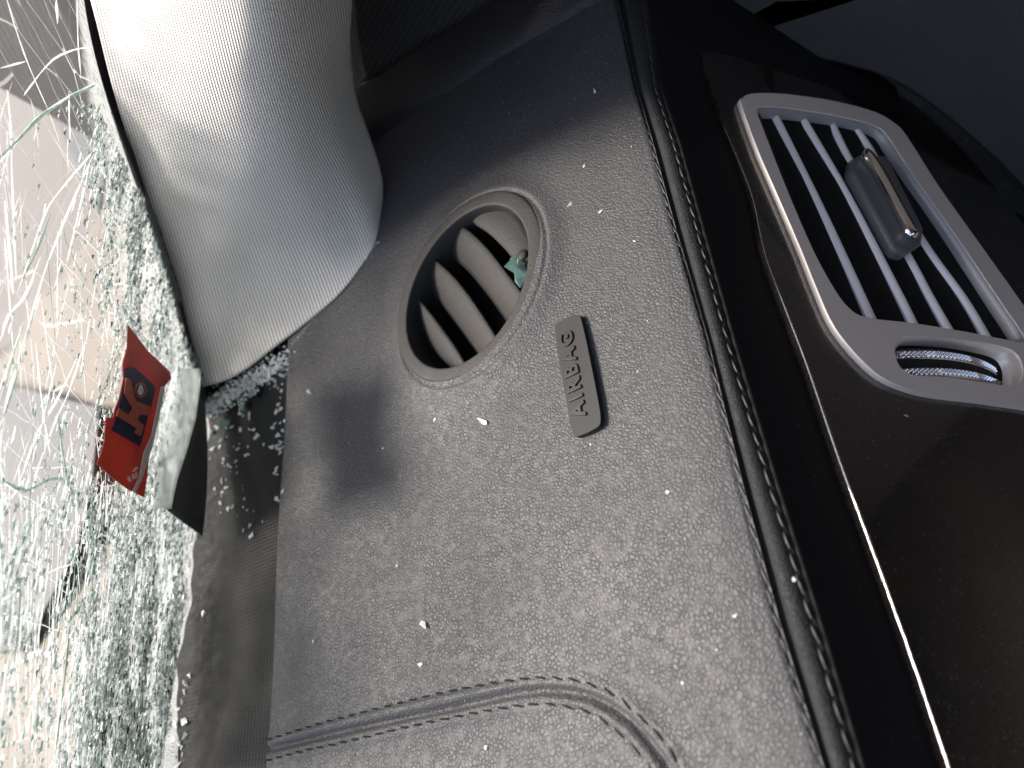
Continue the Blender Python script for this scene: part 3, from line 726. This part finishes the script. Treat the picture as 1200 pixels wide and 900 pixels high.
# crack ridges: long splinters standing in the sheet
def on_glass(x, y, h): return WIND.hit(x, y, h)
def edge_x(y): return float(np.interp(y, [0, 130, 200, 270, 380, 450, 625, 640, 780, 900], [95, 118, 150, 170, 205, 233, 234, 222, 203, 184]))
def splinter(pts, wpx, m, h=-.0012):
    P = smooth_path(pts, 3); out = []
    for p in P: out.append(on_glass(p[0] + random.uniform(-.1, .1) * wpx, p[1], h + random.uniform(-.00015, .00015)))
    L = np.linalg.norm(out[0] - CAM); r0 = wpx / FPX * L * .5
    seed = random.random() * 9
    rows = tube_rows(out, lambda t: r0 * (.35 + .65 * abs(math.sin(7 * t + seed)) ) * (1 - .8 * abs(2 * t - 1) ** 6) + 1e-5, 4, .5, up=tuple(WIND.n))
    return wp(loft('splinter', rows, m, None, closed=True, caps=True, smooth=False))
manual = [([(8, 0), (22, 45), (33, 75), (56, 128)], 3), ([(56, 128), (72, 172)], 1.5), ([(66, 0), (67, 28)], 6), ([(8, 105), (12, 140), (14, 200), (19, 330)], 5), ([(5, 235), (12, 300), (15, 345)], 7),
          ([(0, 400), (10, 370), (30, 345), (48, 300)], 5), ([(0, 190), (12, 175), (42, 140), (70, 120), (110, 98)], 4), ([(0, 80), (30, 72)], 2), ([(28, 112), (40, 95), (62, 70), (88, 58), (108, 56)], 2.5),
          ([(0, 500), (12, 460), (40, 360), (55, 310), (75, 260), (110, 180)], 5), ([(20, 345), (42, 280), (58, 240), (90, 200), (115, 170)], 3.5), ([(0, 540), (6, 480), (30, 395), (48, 345)], 6),
          ([(25, 560), (45, 505), (66, 470), (90, 420)], 5), ([(40, 560), (62, 500), (80, 460), (100, 400)], 4), ([(48, 350), (60, 440), (64, 472)], 2.5), ([(0, 620), (10, 590), (30, 560)], 4),
          ([(0, 790), (20, 778), (45, 765), (62, 770)], 7), ([(0, 705), (20, 690), (35, 650), (45, 620)], 4), ([(90, 0), (92, 60), (95, 90)], 3)]
for pts, wv in manual: splinter(pts, wv * .85, M['bright'])
for pts, wv in [([(0, 185), (20, 165), (50, 135), (85, 112), (112, 100)], 4), ([(0, 560), (30, 575), (70, 560), (100, 600)], 4), ([(68, 480), (75, 540), (85, 580)], 4), ([(0, 705), (25, 640), (50, 590)], 3), ([(75, 262), (78, 285), (100, 330)], 1.6),
                ([(105, 200), (112, 228), (118, 260)], 3), ([(25, 330), (45, 290), (60, 250)], 3)]: splinter(pts, wv, M['crush_teal'])
k = 0
while k < 270:
    y0 = random.triangular(60, 900, 760); x0 = random.uniform(-10, 240); ex = edge_x(y0)
    if x0 > ex - 2: continue
    near = math.exp(-((ex - x0) / 80) ** 2)
    low = 1 if y0 > 560 else .30 + (.5 if x0 < 45 else 0)
    if random.random() > max(near, low * .7): continue
    if 145 < x0 < 210 and 380 < y0 < 590: continue
    L = random.uniform(40, 170) * (1.1 if y0 > 600 else .9); slant = random.gauss(.06 if y0 > 600 else .0, .05) if y0 > 560 else random.choice([random.gauss(-.12, .04), random.gauss(-.04, .04), random.gauss(.30, .05)])
    pts = [(x0 - slant * L * f + random.gauss(0, .8), y0 + L * f) for f in (0, .5, 1)]
    if pts[-1][0] > edge_x(pts[-1][1]) - 1: continue
    splinter(pts, random.choice([.8, 1.0, 1.3, 1.8, 2.4, 3.4]), M['bright'] if random.random() < .87 else M['crush_teal'], random.uniform(-.0022, -.0004)); k += 1
# crushed granules (uncountable)
def granules(name, N, m, sampler, smin, smax, stretch):
    V = []; F = []
    for _ in range(N):
        r_ = sampler()
        if r_ is None: continue
        x, y, h, sz = r_
        c = on_glass(x, y, h); b_ = len(V); s_ = random.uniform(smin, smax) * sz
        basis = [WIND.u * s_ * stretch * random.uniform(.5, 1.3), WIND.v * s_, WIND.n * s_ * .9]
        rot = Matrix.Rotation(random.uniform(0, 6.28), 3, Vector((1, random.gauss(0, .12), random.gauss(0, .12))).normalized()) if random.random() < .65 else Matrix.Rotation(random.uniform(0, 6.28), 3, Vector((random.gauss(0, 1), random.gauss(0, 1), random.gauss(0, 1))).normalized())
        for tv in ((1, 1, 1), (1, -1, -1), (-1, 1, -1), (-1, -1, 1)):
            q_ = rot @ Vector(tv); V.append(c + basis[0] * q_[0] * .5 + basis[1] * q_[1] * .5 + basis[2] * q_[2] * .5)
        F += [(b_, b_ + 1, b_ + 2), (b_, b_ + 3, b_ + 1), (b_, b_ + 2, b_ + 3), (b_ + 1, b_ + 3, b_ + 2)]
    return wp(mesh_obj(name, V, F, m, None, smooth=False, kind='stuff'))
def samp():
    for _ in range(40):
        y = random.uniform(120, 905); x = random.uniform(-5, 250); ex = edge_x(y) + (9 if 220 < y < 440 else 4 if y > 640 else 0)
        if x > ex: continue
        wdt = np.interp(y, [120, 200, 330, 450, 600, 700, 900], [12, 28, 60, 80, 100, 85, 80])
        g = math.exp(-((ex - x) / wdt) ** 2) + (.06 if y > 560 else .008)
        g *= .30 + 1.2 * (noise.noise(Vector((x * .06, y * .010, 3))) > -.08) * (.5 + .8 * (noise.noise(Vector((x * .25, y * .02, 9))) > 0))
        if random.random() < g:
            return x, y, random.uniform(-.0035, .0005), 1.0
    return None
granules('crushed_glass', 14000, M['crush'], samp, .0003, .0008, 3.0)
granules('long_glass_slivers', 2800, M['bright'], samp, .0003, .0006, 11.0)
M['crush_dark'] = shard_mat('painted_shade_glass', (.05, .075, .07), trans=.2, rough=.05, clear=.5)  # darkness refracted by shards is put into this colour, for contrast
granules('crushed_glass_painted_dark', 2600, M['crush_dark'], lambda: (lambda q: q if q and edge_x(q[1]) - q[0] < 75 else None)(samp()), .0003, .0008, 4.0)
granules('crushed_teal_glass', 2800, M['crush_teal'], samp, .0003, .0008, 4.0)
def dark_patch(name, pts, z, m, label, cat):  # added grey sheet standing in for a dark zone beyond the glass
    L = [TOP.hit(x, y, z) for x, y in pts]
    pl = Plane((0, 0, z), (0, 0, 1), (1, 0, 0))
    o = plate(name, [[(p[0], p[1]) for p in L]], pl, -.003, 0, m, None, px=False, bev=.001, label=label, cat=cat)
    for v in o.data.vertices: v.co.z += .004 * math.sin(40 * v.co.x) * math.sin(30 * v.co.y)
    return o
M['patch_grey'] = simple('added_patch_grey', (.055, .056, .056), .7, bump=.5)
dark_patch('added_grey_patch', [(-70, 440), (30, 455), (112, 476), (108, 560), (92, 640), (60, 705), (25, 762), (-70, 770)], -.022, M['patch_grey'], 'added dark grey patch over the bonnet beyond the lower cracked glass', 'plastic panel')
dark_patch('added_grey_patch', [(-60, -90), (92, -90), (116, 60), (122, 190), (116, 250), (66, 150), (34, 92), (-60, 60)], -.022, M['patch_grey'], 'added dark grey patch over the bonnet behind the upper corner of the glass', 'plastic panel')

# ================================================================== STICKER
def z2(x, y): return (80 + x / 3.103, 350 + y / 3.103)
sk_t = thing('windscreen_sticker', tuple(WIND.hit(160, 480, -.006)), 'torn orange red sticker with dark blue emblem stuck to the crushed glass', 'sticker')
STK = Plane(WIND.hit(160, 480, -.008), WIND.n, (0, 1, 0)); HN = -1
M['red'] = simple('orange_red_vinyl', (.52, .055, .022), .35, bump=.2, bscale=400); M['red'] = shard_mat('orange_red_film', (.40, .095, .065), trans=.42, rough=.4); M['blue'] = simple('navy_print', (.022, .026, .075), .4); M['white'] = simple('white_print', (.75, .73, .70), .45)
M['redl'] = simple('orange_letter', (.62, .13, .07), .4)
M['card'] = simple('grey_sticker_backing', (.055, .055, .050), .6, bump=.3, bscale=600)
def stk(name, lp_, m, h, th=.0004):
    return keep(plate(name, [lp_], STK, -h + th, -h, m, None), sk_t)
red = [z2(*p) for p in [(218, 95), (290, 190), (335, 232), (370, 265), (376, 290), (350, 320), (332, 400), (320, 480), (298, 545), (288, 640), (277, 722), (222, 695), (160, 650), (105, 600), (118, 570), (132, 520), (138, 435), (166, 432), (172, 400), (188, 360), (202, 292), (200, 235), (215, 180)]]
stk('sticker_sheet', red, M['red'], .0002)
stk('emblem', smooth_path([z2(*p) for p in [(207, 262), (222, 250), (245, 254), (312, 315), (314, 345), (300, 400), (285, 450), (264, 528), (252, 530), (168, 482), (164, 470), (180, 425), (190, 370), (205, 320), (208, 285)]], 2, True), M['blue'], .0007)
stk('letter', [z2(*p) for p in [(177, 425), (186, 398), (222, 425), (235, 398), (205, 345), (212, 288), (226, 292), (246, 372), (300, 392), (290, 425), (262, 420), (252, 442), (276, 460), (264, 500), (244, 488), (250, 470)]], M['redl'], .0012)
stk('droplet_ring', [z2(265 + 20 * math.cos(a), 332 + 29 * math.sin(a)) for a in np.linspace(0, 2 * np.pi, 18, endpoint=False)], M['redl'], .0012)
stk('droplet_ring', [z2(265 + 14 * math.cos(a), 332 + 22 * math.sin(a)) for a in np.linspace(0, 2 * np.pi, 18, endpoint=False)], M['blue'], .0016)
stk('droplet', smooth_path([z2(*p) for p in [(266, 312), (274, 334), (268, 350), (258, 346), (258, 332)]], 3, True), M['white'], .0020)
for q_ in [[(217, 652), (224, 646), (232, 660), (226, 666)], [(236, 640), (250, 630), (254, 642), (248, 654), (238, 656)], [(236, 628), (250, 610), (256, 616), (244, 628)]]:
    stk('letter', [z2(*p) for p in q_], M['white'], .0009)
stk('white_border', [z2(*p) for p in [(340, 320), (352, 318), (330, 440), (300, 560), (268, 660), (246, 704), (236, 700), (262, 640), (276, 560), (304, 500), (318, 430)]], M['white'], .0009)
# folded backing hanging under the sticker
fb = [(234, 440), (239, 470), (242, 520), (241, 580), (236, 628)]; fa = [(231, 452), (226, 490), (215, 530), (203, 562), (194, 597)]
A, B = resample(smooth_path(fa, 4), 20), resample(smooth_path(fb, 4), 20); rows = []
for a, b in zip(A, B):
    row = []
    for k in range(9):
        f = k / 8; p = a + (b - a) * f; t = WIND.t(a[0], a[1]) - .006 + .018 * f - .004 * math.sin(math.pi * f)
        row.append(at(p[0], p[1], min(t, TOP.t(*p) - .001)))
    rows.append(row)
o = loft('backing', rows, M['card'], None); s = o.modifiers.new('s', 'SOLIDIFY'); s.thickness = .0006; keep(o, sk_t)
# curled glass lip between sticker and backing
rows = []
for y in np.linspace(432, 596, 24):
    x0 = np.interp(y, [432, 480, 540, 618], [205, 190, 180, 176]); x1 = np.interp(y, [432, 452, 490, 530, 562, 600, 618], [234, 232, 227, 216, 205, 197, 196])
    row = []
    for k in range(8):
        f = k / 7; x = x0 + (x1 - x0) * f; t = WIND.t(x, y) - .004 - .006 * math.sin(math.pi * .5 * f) * 1
        row.append(at(x, y, min(t, TOP.t(x, y) - .004)))
    rows.append(row)
o = loft('glass_curl', rows, M['bright'], None); s = o.modifiers.new('s', 'SOLIDIFY'); s.thickness = .0012; wp(o)
cv = [at(np.interp(y, [445, 490, 530, 562, 600], [232, 227, 216, 205, 196]) - 1, y, min(WIND.t(np.interp(y, [445, 490, 530, 562, 600], [232, 227, 216, 205, 196]), y) - .0105, TOP.t(200, y) - .004)) for y in np.linspace(446, 598, 20)]
wp(loft('splinter', tube_rows(cv, lambda t: .0007 * (1.2 - abs(2 * t - 1)), 6), M['crush_teal'], None, closed=True, caps=True))

# ================================================================== GLASS CRUMBS
def crumb_mesh(seed, m, flat=.4):
    r_ = random.Random(seed); bm = bmesh.new()
    for _ in range(7):
        v = Vector((r_.gauss(0, 1), r_.gauss(0, 1), r_.gauss(0, 1))).normalized() * r_.uniform(.5, 1.15)
        bm.verts.new((v.x * 1.0, v.y * .7, v.z * flat))
    res = bmesh.ops.convex_hull(bm, input=bm.verts); me = bpy.data.meshes.new('glass_fragment'); 
    bmesh.ops.delete(bm, geom=[g for g in res['geom_interior'] if isinstance(g, bmesh.types.BMVert)], context='VERTS') if res['geom_interior'] else None
    bm.to_mesh(me); bm.free(); me.materials.append(m); return me
CM_ = [crumb_mesh(i, M['crumb']) for i in range(9)]; CT = [crumb_mesh(50 + i, M['crumb_teal'], .6) for i in range(4)]
def crumb(px, py, size_px, label, group=None, teal=False, z=None, ang=None, asp=1.0, h=None):
    zz = z if z is not None else None
    p = TOP.hit(px, py, zz if zz is not None else 0)
    if zz is None:
        zz = float(surf_z(p[0], p[1])) if p[0] > -.139 else -.005
        p = TOP.hit(px, py, zz)
    t = TOP.t(px, py, zz); sz = size_px / FPX * t * .62
    o = bpy.data.objects.new('glass_fragment', random.choice(CT if teal else CM_))
    o.location = (p[0], p[1], zz + sz * .35); o.scale = (sz * asp * 1.15, sz * 1.15, sz)
    o.rotation_euler = (random.uniform(-.3, .3), random.uniform(-.3, .3), ang if ang is not None else random.uniform(0, 6.28))
    return put(o, label, 'glass fragment', group)
crumb(287, 481, 20, 'pale teal glass chunk on the dark grille left of its larger neighbour', teal=True, asp=1.1)
crumb(303, 467, 26, 'largest teal glass chunk on the dark grille below the pillar cover', teal=True)
crumb(266, 497, 14, 'small dull teal glass chunk at the left end of the teal row', teal=True)
crumb(250, 508, 11, 'faint grey green glass crumb nearest the folded sticker backing', teal=True)
crumb(500, 733, 17, 'brightest white glass flake alone low on the leather between vent and curved seam', asp=.7, ang=2.0)
crumb(325, 553, 13, 'bright white glass flake at the grille and leather edge, upper of two', asp=1.3, ang=1.0)
crumb(327, 586, 10, 'bright white glass flake at the grille and leather edge, lower of two')
for (x, y), (dx, dy) in [((564, 493), (0, 0)), ((569, 498), (5, 5))]: pass
V1 = crumb(565, 494, 13, 'small white v shaped glass splinter on leather below the round vent', asp=1.2, ang=-.9)
for x, y, s_, lab in [(686, 109, 0, ''),]: pass
single = [(364, 460, 8, 'small white glass crumb on leather just below the pillar foot'), (697, 107, 7, 'tiny glass crumb high on the shaded leather near the seam'), (668, 241, 7, 'glass crumb on leather upper right of the round vent'), (685, 195, 5, 'pinpoint glass crumb above the one right of the vent'),
          (743, 283, 4, 'bright pinpoint glass crumb between the vent and the long seam'), (783, 577, 5, 'glass crumb on leather right of the badge near the seam'), (862, 722, 7, 'white glass crumb on leather beside the long seam, low in the picture'), (931, 679, 6, 'single glass crumb resting on the piping beside the long seam'),
          (466, 663, 5, 'glass crumb above the big white flake, a little to its left'), (493, 779, 6, 'pale crumb under the big white flake'), (368, 751, 7, 'white crumb left of the big white flake near the grille edge'), (570, 875, 6, 'tiny crumb below the curved seam'), (692, 520, 4, 'pinpoint crumb just under the airbag badge'), (748, 435, 4, 'pinpoint crumb right of the airbag badge'),
          (704, 248, 5, 'small crumb right of the glass crumb beside the vent'), (510, 492, 4, 'pinpoint crumb left of the v shaped splinter'), (449, 525, 4, 'lone pinpoint crumb low left of the vent'), (840, 762, 4, 'pinpoint crumb under the white crumb by the long seam'), (800, 800, 4, 'faint crumb near the lower end of the curved seam')]
FL = [crumb_mesh(200 + i, M['bright'], .3) for i in range(6)]
for x, y, s_, lab in single:
    o = crumb(x, y, s_, lab); o.data = random.choice(FL)
for o in list(COL.objects):
    if o.name.startswith('glass_fragment') and 'white' in o.get('label', ''): o.data = random.choice(FL)
for _ in range(70):
    x = random.triangular(240, 334, 262); y = random.triangular(470, 640, 500)
    crumb(x, y, random.choice([3, 4, 5, 6, 8, 9]), ('tiny' if y > 540 else 'small') + ' clear glass crumb on dark grille ' + ('beside the sticker backing' if x < 268 else 'midway to the leather edge' if x < 300 else 'close to the leather edge') + (', low down' if y > 540 else ', high up'), 'glass crumbs on the dark grille')
for _ in range(26):
    x = random.uniform(322, 336); y = random.uniform(440, 560)
    crumb(x, y, random.uniform(5, 9), 'white glass crumb caught in the gap along the leather edge', 'crumbs along the leather edge', asp=.8)
for _ in range(18):
    y = random.uniform(790, 905); x = random.uniform(205, 224) - (y - 790) * .05
    crumb(x, y, random.uniform(6, 12), 'white glass flake on the grille beside the lower edge of the broken glass', 'flakes at the lower left grille edge')
crumb(240, 717, 10, 'single white glass chip in the middle of the bare grille'); crumb(296, 628, 9, 'small white chip alone on the grille right of the folded backing')
b_ = crumb(1060, 488, 7, 'tiny tan speck of grit on the glossy walnut panel below the thumb wheel', z=0)
b_.name = 'grit_speck'; b_['category'] = 'grit'; gm = crumb_mesh(99, simple('tan_grit', (.42, .28, .14), .6)); gm.name = 'grit_speck'; b_.data = gm
gp_ = FACE.hit(1060, 488, HW); b_.location = tuple(gp_ + FACE.n * .0005); b_.scale = (.0011, .0011, .0009)
# teal chunk in the round vent
tv = thing('teal_glass_chunk', tuple(TOP.hit(605, 313, .001)), 'teal green glass chunk lodged between vane and ring in the round vent', 'glass fragment')
for px, py, s_ in [(600, 305, 17), (603, 312, 24), (611, 321, 20), (608, 309, 18)]:
    p = TOP.hit(px, py, .0012); sz = s_ / FPX * TOP.t(px, py) * .9
    o = bpy.data.objects.new('facet', random.choice(CT)); o.location = tuple(p); o.scale = (sz, sz, sz * .8); o.rotation_euler = (random.random() * 6, random.random() * 6, random.random() * 6); put(o); keep(o, tv)
# pile of crushed glass along the pillar foot (uncountable) and dust
def pile(name, pts, m, label, cat):
    V = []; F = []
    for p, s_ in pts:
        b_ = len(V); rot = Matrix.Rotation(random.uniform(0, 6.28), 3, Vector((random.gauss(0, 1), random.gauss(0, 1), random.gauss(0, 1))).normalized())
        for tv_ in ((1, 1, 1), (1, -1, -1), (-1, 1, -1), (-1, -1, 1), (.2, 1.2, .1)):
            q_ = rot @ Vector(tv_) * s_ * .55; V.append(np.array(p) + np.array(q_))
        F += [(b_, b_ + 1, b_ + 4), (b_, b_ + 4, b_ + 3), (b_, b_ + 3, b_ + 1), (b_ + 1, b_ + 3, b_ + 2), (b_ + 1, b_ + 2, b_ + 4), (b_ + 4, b_ + 2, b_ + 3)]
    return mesh_obj(name, V, F, m, None, smooth=False, kind='stuff', label=label, cat=cat)
pts = []
for _ in range(900):
    f = random.random() ** .8; x = 340 - 100 * f + random.gauss(0, 5); y = 418 + 62 * f + random.gauss(0, 7)
    z = random.uniform(-.005, .003); pts.append((TOP.hit(x, y, z), random.uniform(.0004, .0014)))
for _ in range(160):
    f = random.random(); x = 340 + 105 * f; y = 405 - 125 * f + abs(random.gauss(0, 3)); pts.append((TOP.hit(x, y, .0006), random.uniform(.0002, .0006)))
pile('crushed_glass_heap', pts, M['crumb'], 'heap of crushed clear glass along the foot of the pillar cover', 'crushed glass')
pts = []
while len(pts) < 5600:
    x = random.uniform(-.138, .075); y = random.uniform(-.15, .17)
    dens = .18 + .82 * math.exp(-((x + .14) / .07) ** 2) + .25 * (y > .08)
    if random.random() > dens * (.45 + 1.1 * max(0, noise.noise(Vector((x * 45, y * 45, 0))) + .3)) or vent_r(x, y) < 1.0: continue
    sz = .00008 + .00013 * random.random() ** 3 * (1.6 if random.random() < .15 else 1)
    pts.append(((x, y, float(0) ), sz))
P = np.array([p for p, _ in pts]); Z = surf_z(P[:, 0], P[:, 1])
pts = [((p[0], p[1], z + .0002), s_) for (p, s_), z in zip(pts, Z)]
for _ in range(420):
    py = random.uniform(420, 900); px = random.uniform(np.interp(py, [420, 900], [950, 1122]), 1200)
    pts.append((FACE.hit(px, py, HW + .0001), random.uniform(.00005, .00013)))
for _ in range(90):
    py = random.uniform(60, 900); px = np.interp(py, [60, 900], [790, 1040]) + random.uniform(0, 60)
    pts.append((FACE.hit(px, py, .0002), random.uniform(.00004, .00010)))
pile('glass_dust', pts, M['dust'], 'fine pale glass dust sprinkled over the dashboard', 'dust')
